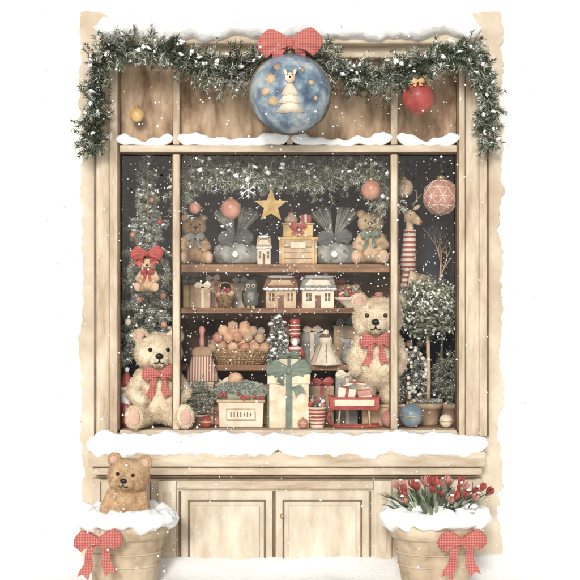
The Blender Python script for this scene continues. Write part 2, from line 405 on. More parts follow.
for a,c in ((119,172.8),(179.7,286.8),(293.2,390.8),(397.7,457.5)):
    b.bpx(a,c,58,145,.015,.03,'trans',.002)
b.obj(shop)
b=B('window_glass')
for a,c in ((119,173),(179.6,391),(397.6,457.5)):
    p=V(a,153,.03); q=V(c,431,.03); b.add([(p.x,.03,p.z),(q.x,.03,p.z),(q.x,.03,q.z),(p.x,.03,q.z)],[(0,1,2,3)],'glass',False)
b.obj(shop)
b=B('cornice'); b.bpx(104,474,24,43.7,-.13,.0,'frameH',.01); b.obj(shop)
b=B('window_sill')
b.bpx(88,486,452,467,-.12,-.0,'frameH',.008); b.bpx(92,482,467.4,475,-.09,0,'frameH',.006); b.bpx(98,476,475.3,478,-.07,0,'edge',.003)
b.bpx(96,480,436.4,452,-.05,.06,'frameH',.004); b.obj(shop)
b=B('base_cabinet')
b.bpx(92,482,478.3,560,-.03,0,'base',.003)
for a,c in ((158,176),(374,392)): b.bpx(a,c,481,560,-.055,-.03,'base',.006); 
for a,c in ((163,171),(379,387)): b.bpx(a,c,492,552,-.06,-.055,'frame',.003)
b.bpx(176.3,373.7,481,489,-.05,-.03,'frameH',.004)
for a,c in ((181,272.5),(275.5,369)):
    b.bpx(a,c,491,560,-.045,-.03,'base',.005)
    b.bpx(a+7,c-7,500,501.6,-.053,-.045,'edge',.001); 
    b.bpx(a+7,a+8.6,501.8,560,-.053,-.045,'edge',.001); b.bpx(c-8.6,c-7,501.8,560,-.053,-.045,'edge',.001)
    b.bpx(a+13,c-13,506,560,-.056,-.045,'base',.008)
b.bpx(272.7,275.3,491,560,-.04,-.03,'edge',.001)
b.bpx(178.6,180.4,491,560,-.04,-.03,'edge',.001); b.bpx(369.6,371,491,560,-.04,-.03,'edge',.001)
b.sphere(V(282,516,-.065),.011,'metal',12,8); b.tube([V(282,516,-.06),V(282,516,-.045)],.005,'metal')
for a in (100,150,398,440,472): b.bpx(a,a+1,482,556,-.034,-.03,'edge',.0005)
b.obj(shop)
b=B('display_interior')
zt=Z(142,0.05); zb=Z(436,.05); xl=X(110,0); xr=X(466,0); YB=.8
fl=Z(428,.05)
b.box(((xl+xr)/2,(YB+.06)/2+.01,fl-.02),(xr-xl,YB-.08,.04),'shelf',0)
b.box(((xl+xr)/2,YB+.02,(zt+zb)/2),(xr-xl+.1,.03,zt-zb+.1),'navy',0)
b.box((xl-.0,(YB+.13)/2,(zt+zb)/2),(.03,YB-.14,zt-zb+.1),'navy',0)
b.box((xr+.0,(YB+.13)/2,(zt+zb)/2),(.03,YB-.14,zt-zb+.1),'navy',0)
b.box(((xl+xr)/2,(YB+.06)/2,zt+.03),(xr-xl,YB-.06,.03),'navy',0)
b.obj(shop)
FL=fl
SY=.3
def shelf_z(py,y=SY): return Z(py,y)
Z1=shelf_z(264); Z2=shelf_z(308); Z3=shelf_z(365)
b=B('display_shelf')
x0=X(178,SY); x1=X(396,SY)
for z,th in ((Z1,.045),(Z2,.028)): b.box(((x0+x1)/2,SY+.14,z-th/2),(x1-x0,.28,th),'shelf',.004)
b.box((X(275,SY),SY+.13,Z3-.015),(X(372,SY)-X(180,SY),.3,.03),'shelf',.004)
for x in (x0-.012,x1+.012): b.box((x,SY+.15,(Z1+FL)/2),(.022,.28,Z1-FL),'shelf',.003)
b.box(((x0+x1)/2,SY+.29,(Z1+FL)/2-.03),(x1-x0,.012,Z1-FL-.07),'brownback',0)
b.obj()
# ---------------------------------------------------------------- SNOW & GROUND
nz=lambda x,f,s:noise.noise(Vector((x*f,s,0)))
snow_ledge('cornice_snow',X(98),X(478),-.19,.0,lambda x:Z(4)+nz(x,3,1)*.03+nz(x,9,2)*.015-(.09*max(0,(abs(x)-.72)/.2)),lambda x:Z(44)+nz(x,6,5)*.045+nz(x,20,5)*.015,n=220,amp=.03,parent=shop)
snow_ledge('sill_snow',X(86,-.13),X(488,-.13),-.135,-.045,lambda x:Z(431)+nz(x,7,11)*.03,lambda x:Z(454)+nz(x,9,8)*.028+nz(x,25,3)*.018,n=240,parent=shop,seed=5,amp=.022)
def tsn(a,c,s,h):
    snow_ledge('transom_snow',X(a),X(c),-.055,.012,lambda x:Z(139-h)+nz(x,14,s)*.03+.05*abs((x-(X(a)+X(c))/2)/(X(c)-X(a)))*2,lambda x:Z(147)+nz(x,16,s+3)*.012,n=60,parent=shop,amp=.012,seed=s)
tsn(117,174,1,-3); tsn(178,289,2,-2); tsn(291,392,3,-2); tsn(396,459,4,-2)
b=B('ground')
def gf(u,v):
    x=-1+2*u; y=v
    xx=math.copysign(abs(x)**3,x)*60; yy=.03-(v**3)*60
    dr=.085*math.exp(-((.0-yy)/.16)**2) if yy<0 else .085
    return (xx,yy,dr+.03*noise.noise(Vector((xx*2.5,yy*2.5,3)))-.005+.014*noise.noise(Vector((xx*8,yy*8,1))))
b.sheet(lambda u,v:gf(u,v),200,90,'snow'); b.obj(origin=(0,0,0))
# ---------------------------------------------------------------- OUTER GARLAND
gy=-.2
main=[V(95,148,-.1),V(94,115,-.12),V(97,75,-.16),V(114,50,gy),V(150,48,gy),V(190,58,gy),V(222,70,gy),V(255,64,gy),V(288,50,gy),V(325,62,gy),V(355,74,gy),V(395,74,gy),V(430,60,gy),V(465,50,gy),V(482,70,-.16),V(486,105,-.12),V(487,140,-.1)]
def hang(b,fine):
    for q in fine:
        if q.z>Z(82) and random.random()<.4:
            d=Vector((random.uniform(-.3,.3),-.1,-1))
            b.sprig(q,d,random.uniform(.07,.16),.034,44,GREEN,.0045,[.35,.3,.22,.13])
garland('pine_garland',main,.115,step=.011,per=5,nl=.04,w=.005,wts=(.3,.3,.25,.15),extra=hang,snow=.3,dens=26)
gc=V(290,94,-.34); gr=.19
b=B('globe_ornament'); b.sphere(gc,gr,'globe',48,32)
ring=[gc+Vector((math.cos(a)*gr*1.01,0,math.sin(a)*gr*1.01)) for a in np.linspace(0,2*math.pi,60)]
b.tube(ring,.006,'edge',8)
b.lathe(gc+Vector((0,0,gr*.97)),[(.03,0),(.03,.025),(.01,.03)],'metal',16)
def onsphere(x,z,k=1.012):
    r2=max(0,gr*gr-(x*x+z*z)); return gc+Vector((x*k,-math.sqrt(r2)*k,z*k))
def relief(poly,k,h=1.02):
    vs=[onsphere(x,z,h) for x,z in poly]; c=onsphere(sum(p[0] for p in poly)/len(poly),sum(p[1] for p in poly)/len(poly),h+.015)
    n=len(vs); vb=[onsphere(x,z,.99) for x,z in poly]
    b.add(vs+[c]+vb,[(i,(i+1)%n,n) for i in range(n)]+[(n+1+i,n+1+(i+1)%n,(i+1)%n,i) for i in range(n)],k)
def starp(cx,cz,r,n=5,q=.45,ph=0): return [(cx+(r if i%2==0 else r*q)*math.sin(math.pi*i/n+ph),cz+(r if i%2==0 else r*q)*math.cos(math.pi*i/n+ph)) for i in range(2*n)]
for i,(w,z) in enumerate(((.068,-.09),(.055,-.05),(.042,-.015))):
    relief([(-w,z-.012),(-w*.4,z-.02),(0,z-.014),(w*.4,z-.02),(w,z-.012),(w*.35,z+.03),(0,z+.05),(-w*.35,z+.03)],'creamp')
b.sphere(onsphere(0,.045,1.05),(.024,.02,.024),'bearc'); b.sphere(onsphere(0,.045,1.16)+Vector((0,0,-.003)),.005,'dark',8,6)
for x in (-1,1): b.sphere(onsphere(x*.02,.072,1.05),(.008,.006,.018),'bearc',8,6,rot=(0,x*20,0)); b.sphere(onsphere(x*.009,.052,1.15),.0035,'dark',6,5)
for p in ((-.09,.05,.03),(-.115,-.01,.024),(-.06,.105,.02),(.1,.03,.015),(.06,.09,.012),(.12,-.04,.012)): relief(starp(p[0],p[1],p[2],6,.6),'tan')
relief([(-.1,-.07),(-.06,-.08),(-.055,-.05),(-.075,-.03),(-.1,-.045)],'tan')
b.obj()
b=B('red_bow'); bow(b,V(290,44,-.38),.31,'ging',.55); b.tube([V(290,50,-.36),V(290,56,-.34)],.003,'metal'); b.obj()
b=bauble('red_bauble',V(418,98,-.2),.078,'redp',.12); bow(b,V(418,81,-.27),.06,'gold',.5); b.obj()
bauble('gold_bauble',V(137,115,-.06),.036,'gold',.2).obj()
# ---------------------------------------------------------------- PLANTERS
def planter(name,px,w,k='potw',bx=0):
    y=-.3; b=B(name); s=sc(y); r=w/2*s; base=Vector((X(px,y),y,0.0)); H=Z(520,y)
    b.lathe(base,[(r*.7,0),(r*.74,.01),(r*.9,H*.72),(r*.93,H*.74),(r*1.02,H*.76),(r*1.04,H*.98),(r*1.0,H*1.03),(r*.9,H*1.03),(r*.88,H*.95)],k,48,sy=.85,wob=.02)
    for z in (.3,.5): b.lathe(base,[(r*(.73+.2*z/.74)+.001,H*z),(r*(.73+.2*z/.74)+.006,H*z+.004),(r*(.73+.2*z/.74)+.002,H*z+.009)],k,48,sy=.85)
    K=16; n=120; vs=[];fs=[]
    for i in range(n):
        a=2*math.pi*i/n; cc=Vector((math.cos(a),math.sin(a),0)); ht=.055+.03*noise.noise(cc*3+Vector((px,0,0))); dr=.032+.05*noise.noise(cc*4+Vector((0,px,3)))
        for j in range(K):
            q=2*math.pi*j/K; rad_=r*.96+math.cos(q)*.06; zz=H*1.03+(math.sin(q)*ht if math.sin(q)>0 else math.sin(q)*max(.005,dr))
            d=.018*noise.noise(Vector((cc.x*6,cc.y*6,q*1.5+px)))
            vs.append((base.x+cc.x*(rad_+d),base.y+cc.y*(rad_+d)*.85,zz+d))
    for i in range(n):
        for j in range(K):
            fs.append((i*K+j,((i+1)%n)*K+j,((i+1)%n)*K+(j+1)%K,i*K+(j+1)%K))
    b.add(vs,fs,'snow')
    b.lathe(base+Vector((0,0,H*.98)),[(r*.95,0),(r*.8,.05),(r*.4,.075),(.01,.08)],'snow',30,sy=.85,wob=.1)
    bow(b,base+Vector((bx*s,-r*.85-.05,H*.8)),.23,'ging',.9)
    return b,base,H,r
b,base,H,r=planter('clay_planter',125,86,bx=-20); b.obj()
teddy('teddy_bear',(base.x-.005,base.y-.03,Z(474,-.3)-.79*.43),.43,'stand','bearb',None,rz=-6,tilt=5,fuzz=18000)
b,base,H,r=planter('flower_planter',435,90,bx=21)
for i in range(210):
    a=random.uniform(0,6.28); rr=r*.8*math.sqrt(random.random()); p=base+Vector((math.cos(a)*rr,math.sin(a)*rr*.8,H))
    out=Vector((math.cos(a)*rr*.8+random.uniform(-.02,.02),math.sin(a)*rr*.5-.02,0)); hh=random.uniform(.11,.18)*(1.15-.3*rr/r)
    if i<30:
        q=[p,p+out*.3+Vector((0,0,hh*.6)),p+out*.6+Vector((0,0,hh))]
        b.tube(q,.0035,'ln2',5); d=(q[2]-q[1]).normalized()
        rot=(math.degrees(math.atan2(-d.y,d.z)),math.degrees(math.atan2(d.x,d.z)),0)
        kk=random.choice(['rose','rose','red','redp']); z_=random.uniform(.8,1.15)
        for g in range(5):
            ga=g*1.257; pd=Vector((math.cos(ga),math.sin(ga),0))
            e_=Euler([math.radians(t) for t in rot]).to_matrix()
            b.sheet(lambda u,v:q[2]+e_@(pd*(.004+.013*math.sin(u*2.6))*z_+Vector((-pd.y,pd.x,0))*((v-.5)*.022*math.sin(math.pi*min(.97,u*.9+.1)))+Vector((0,0,.046*u*z_))),5,2,kk)
        if random.random()<.4: b.sphere(q[2]+d*.045,(.01,.01,.006),'snow',8,6,wob=.4)
    else:
        w=random.uniform(.006,.012); sd=Vector((-math.sin(a),math.cos(a),0)) if random.random()<.4 else Vector((1,0,0))
        hh*=1.2; k=random.choice(['ln2','ln3','ln1','li2','li3','ln4' if random.random()<.4 else 'ln2'])
        b.sheet(lambda u,v:p+out*(.2*u+.8*u*u)+Vector((0,0,hh*(u-.3*u**3)))+sd*((v-.5)*2*w*math.sin(math.pi*min(.98,u*.85+.12)))+Vector((0,(abs(v-.5))*.008,0)),7,2,k)
for i in range(16): b.sphere(base+Vector((random.uniform(-.8,.8)*r,-random.uniform(.2,.7)*r,H+.06+random.uniform(0,.03))),(random.uniform(.015,.04),.03,.014),'snow',12,8,wob=.7)
b.obj()
# ---------------------------------------------------------------- INTERIOR CONTENT
iy=.14
garland('fir_garland',[V(178,204,iy),V(186,180,iy),V(215,172,iy),V(250,180,iy),V(285,174,iy),V(320,182,iy),V(352,172,iy),V(380,180,iy),V(388,208,iy)],.11,step=.011,per=5,nl=.034,w=.005,wts=(.2,.32,.28,.2),snow=.3,G=INNER)
garland('fir_garland',[V(182,162,.2),V(290,164,.2),V(388,162,.2)],.09,step=.013,per=4,nl=.034,w=.005,wts=(.25,.33,.25,.17),snow=.1,G=INNER)
TY=.24
t=fir('fir_tree',(X(147,TY),TY,FL),Z(156,TY)-FL,.155,z0=.3,lv=24)
for px,py,r in ((133,235,.016),(160,222,.014),(139,300,.018),(163,296,.016),(128,322,.018),(152,200,.013),(164,325,.016)): t.sphere(V(px,py,.12),r,random.choice(['peach','redp','creamp','rose']),14,10)
t.obj()
def bush(name,c,rx,rz,n=260,k=INNER,nl=.022,wts=(.25,.3,.25,.2)):
    b=B(name); c=Vector(c)
    for i in range(n):
        d=Vector(rng.normal(0,1,3)).normalized(); q=random.uniform(.35,1)*(1+.3*noise.noise(d*3))
        p=c+Vector((d.x*rx*q,d.y*rx*q,d.z*rz*q)); b.sprig(p,d+Vector((0,0,.2)),.03,nl,14,k,.0045,wts)
    return b
def stand_pot(b,c,zb,r,h,k='clay'):
    b.lathe((c.x,c.y,zb),[(r*.7,0),(r*.75,.004),(r*.95,h*.75),(r*1.08,h*.77),(r*1.1,h),(r*.95,h),(r*.9,h*.9)],k,22)
c=V(199,400,.17); b=bush('potted_fir_bush',c,.085,.09,320); stand_pot(b,c,FL,.05,.06); b.obj()
c=V(428,308,.25); b=B('topiary_tree'); R_=.165
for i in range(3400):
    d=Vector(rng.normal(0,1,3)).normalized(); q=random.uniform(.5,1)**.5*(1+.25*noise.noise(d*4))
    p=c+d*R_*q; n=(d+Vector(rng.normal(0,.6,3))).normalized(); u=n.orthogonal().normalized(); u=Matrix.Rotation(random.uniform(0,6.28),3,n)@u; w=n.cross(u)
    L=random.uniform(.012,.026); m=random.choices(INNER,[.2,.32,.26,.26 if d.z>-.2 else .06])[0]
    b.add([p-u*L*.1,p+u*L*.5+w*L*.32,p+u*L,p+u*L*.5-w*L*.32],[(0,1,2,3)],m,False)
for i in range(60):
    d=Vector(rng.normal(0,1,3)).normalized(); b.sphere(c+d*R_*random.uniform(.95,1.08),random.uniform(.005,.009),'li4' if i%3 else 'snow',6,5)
b.tube([(c.x,c.y,FL+.08),(c.x+.004,c.y,FL+.25),(c.x-.003,c.y,c.z-.05)],[.013,.011,.01],'tan'); stand_pot(b,c,FL,.07,.11)
for i in range(120):
    a=random.uniform(0,6.28); b.sprig((c.x+math.cos(a)*.05*random.random(),c.y+math.sin(a)*.05,FL+.11),(math.cos(a),math.sin(a),.6),.03,.02,8,['li2','li3','li4'],.004)
b.obj()
c=V(407,374,.26); b=bush('flowering_shrub',c,.085,.14,400,nl=.022,wts=(.15,.3,.3,.25))
for i in range(60):
    d=Vector(rng.normal(0,1,3)).normalized(); d.y=-abs(d.y); b.sphere(c+Vector((d.x*.1,d.y*.1,d.z*.15)),(.01,.008,.01),'li4' if i%2 else 'creamp',8,6,wob=.4)
stand_pot(b,c,FL,.06,.1); b.tube([(c.x,c.y,FL+.05),(c.x,c.y,c.z)],.01,'lnb'); b.obj()
c=V(447,378,.34); b=bush('flowering_shrub',c,.07,.12,260,nl=.022,wts=(.2,.3,.3,.2))
stand_pot(b,c,FL,.06,.1); b.tube([(c.x,c.y,FL+.05),(c.x,c.y,c.z)],.01,'lnb'); b.obj()
b=B('twig_tree'); p0=Vector((X(440,.5),.5,FL))
def br(p,d,L,r,n):
    q=p+d*L*.5+Vector((random.uniform(-.01,.01),0,0)); e=q+(d+Vector((random.uniform(-.15,.15),0,.1))).normalized()*L*.5
    b.tube([p,q,e],[r,r*.8,r*.6],'tan',5)
    if n:
        for s in (-1,1,.3): br(e if random.random()<.6 else q,(d+Vector((s*random.uniform(.3,.6),random.uniform(-.3,.3),.2))).normalized(),L*.62,r*.65,n-1)
br(p0,Vector((0,0,1)),.68,.011,0); br(p0+Vector((0,0,.67)),Vector((0,0,1)),.17,.008,3); b.obj()
teddy('teddy_bear',(X(158,.13),.13,FL),Z(325,.13)-FL,'sit','bearc','ging',rz=8,bw=.34,fuzz=26000)
b=B('wooden_pedestal'); zp=Z(404,.22); b.box((X(381,.22),.24,(FL+zp)/2),(.2,.2,zp-FL),'tan',.006); b.box((X(381,.22),.24,zp-.004),(.22,.22,.016),'tan',.004); b.obj()
teddy('teddy_bear',(X(378,.22),.22,zp+.004),Z(297,.22)-zp,'stand','bearc','ging',rz=-8,bw=.32,fuzz=26000)
yS=SY+.1
teddy('teddy_bear',(X(371,yS),yS,Z1),Z(208,yS)-Z1,'sit','bearp','green',rz=-6,fuzz=7000)
teddy('teddy_bear',(X(194,yS),yS,Z1),Z(213,yS)-Z1,'sit','bearb','gray',rz=10,fuzz=7000)
c=V(148,266,.05); b=B('bear_wreath_ornament')
for i in range(80):
    a=i*math.pi/40; p=c+Vector((math.cos(a)*.075,0.03,math.sin(a)*.07-.03)); b.sprig(p,(math.cos(a),-.1,math.sin(a)),.03,.026,16,INNER,.004)
bow(b,c+Vector((0,-.04,.06)),.17,'red',.4); b.tube([c+Vector((0,0,.05)),c+Vector((0,0,.5))],.0018,'metal',5); wr=b.obj()
wp=wr.location.copy(); tb_=teddy('plush_bear',c+Vector((0,.0,-.13))-wp,.19,'sit','bearp','red',fuzz=2500,parent=wr)
b=B('santa_gnome'); y=.12; g=Vector((X(127,y),y,FL)); 
b.lathe(g,[(.05,0),(.06,.02),(.055,.1),(.035,.15)],'redp',18); b.sphere(g+Vector((0,-.01,.17)),.038,'pink'); b.sphere(g+Vector((0,-.03,.145)),(.035,.025,.04),'snow',wob=.3)
b.lathe(g+Vector((0,0,.185)),[(.044,0),(.046,.012),(.04,.018)],'snow',16,wob=.2); b.lathe(g+Vector((0,0,.2)),[(.038,0),(.03,.03),(.018,.06),(.006,.085)],'redp',16); b.sphere(g+Vector((0,0,.29)),.013,'snow')
for x in (-1,1): b.sphere(g+Vector((x*.013,-.035,.178)),.004,'dark',8,6); b.tube([g+Vector((x*.04,0,.12)),g+Vector((x*.06,-.03,.08))],[.018,.014],'redp'); b.sphere(g+Vector((x*.025,-.045,.012)),(.02,.03,.014),'dark')
b.sphere(g+Vector((0,-.05,.168)),.007,'pink',8,6); b.obj()
def sack(px,name='gift_sack'):
    b=B(name); y=yS; c=Vector((X(px,y),y,Z1)); 
    b.lathe(c,[(.07,0),(.1,.01),(.118,.05),(.108,.09),(.07,.122),(.04,.135),(.045,.15)],'gray',48,sy=.75,wob=.2)
    for s in (-1,1):
        def f(u,v,s=s):
            a=math.radians(90-s*(6+34*u)); r=.02+.165*v*(1-.12*abs(u-.5)); yy=.02*math.cos(u*6*math.pi)*v
            return c+Vector((math.cos(a)*r*1.15,yy-.02*v*(.5-u),.13+math.sin(a)*r))
        b.sheet(f,36,5,'gray')
        def h(u,v,s=s):
            p=f(u,1); return p+Vector((0,-.004,-.012*v))
        b.sheet(h,36,1,'grayd')
    bow(b,c+Vector((0,-.06,.135)),.19,'grayd',.6); b.sphere(c+Vector((0,-.095,.05)),.018,'snow',10,8,wob=.3)
    return b.obj()
sack(236); sack(334)
b=B('wooden_gift_crate'); c=Vector((X(298,yS),yS,Z1)); b.box(c+Vector((0,0,.065)),(.2,.14,.13),'tan',.006); b.box(c+Vector((0,0,.135)),(.215,.155,.014),'gold',.004)
b.box(c+Vector((0,0,.175)),(.16,.11,.065),'gold',.004); b.box(c+Vector((0,0,.212)),(.175,.125,.01),'tan',.003)
for x in (-.08,.08): b.box(c+Vector((x,-.073,.065)),(.014,.008,.13),'gold',.002)
for z in (.03,.06,.09): b.box(c+Vector((0,-.0705,z)),(.145,.003,.003),'edge',0)
b.box(c+Vector((0,-.073,.1)),(.08,.008,.03),'creamp',.002); b.lathe(c+Vector((-.035,0,.217)),[(.034,0),(.038,.02),(.024,.035),(.014,.05),(.018,.055)],'clay',14); b.tube([c+Vector((-.035,0,.27)),c+Vector((-.035,0,.31))],.006,'redp')
b.box(c+Vector((0,-.057,.175)),(.014,.004,.066),'redp',.001); bow(b,c+Vector((0,-.065,.2)),.09,'red',.6)
b.box(c+Vector((.04,0,.24)),(.06,.06,.045),'redp',.004); b.box(c+Vector((.04,0,.24)),(.012,.063,.048),'creamp',.001); b.obj()
def house(name,px,zb,w,h,wall,roof,y=yS):
    b=B(name); c=Vector((X(px,y),y,zb)); b.box(c+Vector((0,0,h*.3)),(w,w*.7,h*.6),wall,.002)
    b.prism([(c.x-w/2,c.z+h*.6),(c.x+w/2,c.z+h*.6),(c.x+w*.3,c.z+h*.85),(c.x-w*.3,c.z+h*.85)],c.y-w*.33,c.y+w*.33,wall)
    b.T=Matrix.Translation(c)
    for s in (-1,1):
        vs=[(-w*.58,s*w*.42,h*.56),(w*.58,s*w*.42,h*.56),(w*.46,0,h*.95),(-w*.46,0,h*.95)]; b.add(vs+[(a,q,z+.008) for a,q,z in vs],[(0,1,2,3),(4,5,6,7),(0,1,5,4),(1,2,6,5),(3,0,4,7)],roof,False)
    b.box((w*.25,0,h*.92),(w*.12,w*.12,h*.24),'clay',.002); b.sphere((0,-.01,h*.97),(w*.46,.02,.009),'snow',14,8,wob=.5)
    for i in range(7): b.sphere((w*(-.5+i/6),-w*.42,h*.58),(w*.1,.008,.006),'snow',8,6,wob=.8)
    b.sphere((w*.25,0,h*1.05),(w*.08,w*.08,.006),'snow',8,6)
    for x in (-.3,.3): b.box((x*w,-w*.355,h*.33),(w*.17,.006,h*.24),'brownback',.001); b.box((x*w,-w*.36,h*.33),(w*.02,.008,h*.24),'creamp',0); b.box((x*w,-w*.36,h*.33),(w*.17,.0085,h*.02),'creamp',0)
    b.box((0,-w*.355,h*.2),(w*.18,.006,h*.38),'roof',.001); b.T=None; return b.obj()
house('toy_house',281,Z2,.16,.17,'tan','roof'); house('toy_house',318,Z2,.165,.17,'creamp','gray'); house('toy_birdhouse',264,Z1,.07,.15,'creamp','clay')
def gift(name,c,s,k,rk,bws=.1):
    b=B(name); c=Vector(c); b.box(c+Vector((0,0,s[2]/2)),s,k,.003)
    b.box(c+Vector((0,0,s[2]/2)),(s[0]*.16,s[1]+.006,s[2]+.006),rk,.001); b.box(c+Vector((0,0,s[2]/2)),(s[0]+.005,s[1]*.16,s[2]+.005),rk,.001)
    bow(b,c+Vector((0,-.01-s[1]*.2,s[2]+.018)),bws,rk,.4); return b.obj()
gift('gift_box',(X(203,yS),yS,Z2),(.08,.08,.1),'clay','creamp',.09)
for px,w,h,k,rk in ((190,.07,.12,'gold','green'),(213,.08,.14,'rose','creamp'),(240,.1,.13,'clay','gray'),(300,.08,.15,'clay','redp'),(338,.08,.12,'tan','redp'),(352,.1,.09,'gray','creamp')):
    gift('gift_box',(X(px,yS+.12),yS+.12,Z2),(w,.07,h),k,rk,.08)
for px,w,h,k,rk in ((222,.14,.12,'clay','creamp'),(256,.1,.15,'rose','creamp'),(280,.1,.2,'tan','redp'),(312,.12,.16,'gray','creamp'),(345,.12,.2,'clay','green')):
    gift('gift_box',(X(px,yS+.14),yS+.14,Z3),(w,.07,h),k,rk,.1)
b=B('fruit_basket'); c=Vector((X(225,yS),yS,Z2)); b.lathe(c,[(.035,0),(.05,.055),(.056,.06),(.045,.06)],'ocher',18)
for i in range(20): b.sphere(c+Vector((random.uniform(-.04,.04),random.uniform(-.03,.02),.068+random.uniform(0,.025))),.014,random.choice(['redp','rose','cook','li3']),9,7)
b.tube([c+Vector((math.cos(a)*.05,0,.06+math.sin(a)*.075)) for a in np.linspace(0,math.pi,12)],.004,'ocher',6); b.obj()
b=B('owl_figurine'); c=Vector((X(251,yS),yS,Z2)); b.lathe(c,[(.028,0),(.042,.02),(.045,.06),(.034,.09),(.038,.115),(.03,.14),(.01,.15)],'grayd',20,wob=.06)
for x in (-1,1): b.sphere(c+Vector((x*.015,-.034,.116)),(.011,.006,.011),'creamp',10,8); b.sphere(c+Vector((x*.015,-.04,.116)),.005,'dark',8,6); b.lathe(c+Vector((x*.02,0,.135)),[(.01,0),(.001,.025)],'grayd',8); b.sphere(c+Vector((x*.04,0,.06)),(.01,.022,.036),'dark',10,8); b.sphere(c+Vector((x*.013,-.03,.004)),(.01,.016,.006),'gold',8,6)
b.lathe(c+Vector((0,-.045,.103)),[(.005,0),(.001,.012)],'gold',6,rot=(120,0,0)); b.sphere(c+Vector((0,-.034,.06)),(.022,.014,.03),'gray',12,8); b.obj()
b=B('berry_bowl'); c=Vector((X(350,yS),yS-.03,Z2)); b.lathe(c,[(.03,0),(.03,.008),(.07,.04),(.095,.055),(.08,.052),(.06,.04)],'creamp',26)
for i in range(40): a=random.uniform(0,6.28); q=.075*math.sqrt(random.random()); b.sphere(c+Vector((math.cos(a)*q,math.sin(a)*q,.058+.05*(1-q/.07)+random.uniform(0,.01))),.015,random.choice(['redp','redp','rose','creamp','li2']),9,7)
for i in range(16): b.sprig(c+Vector((random.uniform(-.06,.06),-.03,.07)),(random.uniform(-1,1),-.3,.8),.035,.022,12,INNER,.004)
b.obj()
b=B('ginger_jar'); c=Vector((X(379,yS),yS,Z2)); b.lathe(c,[(.025,0),(.04,.02),(.042,.04),(.03,.06),(.02,.065),(.024,.072),(.02,.08),(.004,.085)],'rose',18); b.obj()
y=SY+.06; c=Vector((X(239,y),y,Z3)); b=B('biscuit_basket')
b.lathe(c,[(.12,0),(.13,.01),(.16,.07),(.168,.075),(.166,.085),(.15,.08)],'ocher',36,sy=.55,wob=.02)
for i in range(6): b.lathe(c,[(.128+.0045*i,.012*i),(.137+.0045*i,.012*i+.004),(.131+.0045*i,.012*i+.01)],'ocher',36,sy=.56)
for i in range(24):
    a=math.pi+math.pi*i/23; b.tube([c+Vector((math.cos(a)*.134,math.sin(a)*.076,.004)),c+Vector((math.cos(a)*.168,math.sin(a)*.094,.076))],.003,'ocher',5)
for row,(n,z,w,yo) in enumerate(((6,.09,.14,-.045),(6,.105,.13,.0),(5,.14,.105,-.02),(4,.172,.075,-.01),(2,.2,.03,0))):
    for i in range(n): b.sphere(c+Vector((-w+2*w*i/(n-1)+random.uniform(-.006,.006),yo+random.uniform(-.006,.006),z+random.uniform(-.005,.005))),random.uniform(.026,.032),random.choice(['cook','cook','peach','clay']),14,10,wob=.2)
b.obj()
t=fir('tabletop_fir_tree',(X(277,y-.02),y-.02,Z3),.25,.065,z0=.05,lv=12,nl=.016); t.obj()
b=B('nutcracker_doll'); c=Vector((X(295,y),y,Z3)); b.lathe(c,[(.03,0),(.034,.02),(.034,.09),(.022,.1)],'strz',18); b.sphere(c+Vector((0,0,.125)),(.026,.026,.03),'pink'); b.lathe(c+Vector((0,0,.145)),[(.03,0),(.028,.01),(.026,.07),(.03,.085),(.02,.095)],'redp',18)
for i in range(3): b.lathe(c+Vector((0,0,.158+.022*i)),[(.0275,0),(.0305,.004),(.0275,.008)],'creamp',18)
b.sphere(c+Vector((0,-.02,.115)),(.016,.012,.02),'snow',10,8,wob=.3)
for x in (-1,1): b.sphere(c+Vector((x*.01,-.025,.135)),.003,'dark',6,5); b.tube([c+Vector((x*.03,0,.09)),c+Vector((x*.045,-.01,.04))],[.011,.009],'redp')
b.obj()
b=B('cone_lantern'); c=Vector((X(326,y-.04),y-.04,Z3)); b.lathe(c,[(.085,0),(.088,.008),(.08,.014),(.03,.11),(.034,.115),(.034,.145),(.02,.15),(.012,.18),(.004,.185)],'creamp',24)
for i in range(8):
    a=i*math.pi/4; b.tube([c+Vector((math.cos(a)*.084,math.sin(a)*.084,.012)),c+Vector((math.cos(a)*.032,math.sin(a)*.032,.112))],.0025,'clay',5)
b.lathe(c+Vector((0,0,.145)),[(.036,0),(.03,.012),(.01,.02)],'roof',16); b.obj()
b=B('milk_pitcher'); c=Vector((X(349,y),y,Z3)); b.lathe(c,[(.03,0),(.042,.02),(.045,.05),(.03,.09),(.024,.11),(.032,.135),(.028,.132)],'gray',22); b.tube([c+Vector((.028,0,.115)),c+Vector((.062,0,.1)),c+Vector((.065,0,.06)),c+Vector((.04,0,.04))],.006,'gray',8)
b.prism([(c.x-.055,c.z+.14),(c.x-.02,c.z+.135),(c.x-.02,c.z+.11)],c.y-.008,c.y+.008,'gray'); b.obj()
b=B('toy_drum'); c=Vector((X(364,y),y,Z3)); b.lathe(c,[(.035,0),(.036,.01),(.033,.012),(.033,.06),(.036,.062),(.036,.07),(.03,.07)],'redp',20); b.lathe(c+Vector((0,0,.013)),[(.0335,0),(.0345,.02),(.0335,.045)],'creamp',20); b.obj()
b=B('wooden_crate'); y=.22; zc_=Z(382,y); c=Vector((X(199,y),y+.03,FL)); 
for i in range(4): b.box(c+Vector((0,-.06,(zc_-FL)*(i+.5)/4)),(.15,.012,(zc_-FL)/4-.008),'tan',.002); b.box(c+Vector((0,.06,(zc_-FL)*(i+.5)/4)),(.15,.012,(zc_-FL)/4-.008),'tan',.002)
for x in (-.07,.07): b.box(c+Vector((x,0,(zc_-FL)/2)),(.012,.108,zc_-FL-.004),'tan',.002)
b.box(c+Vector((0,0,zc_-FL-.004)),(.16,.14,.012),'tan',.002); b.obj()
b=B('hearth_brush'); c=Vector((X(202,y),y,zc_+.004)); 
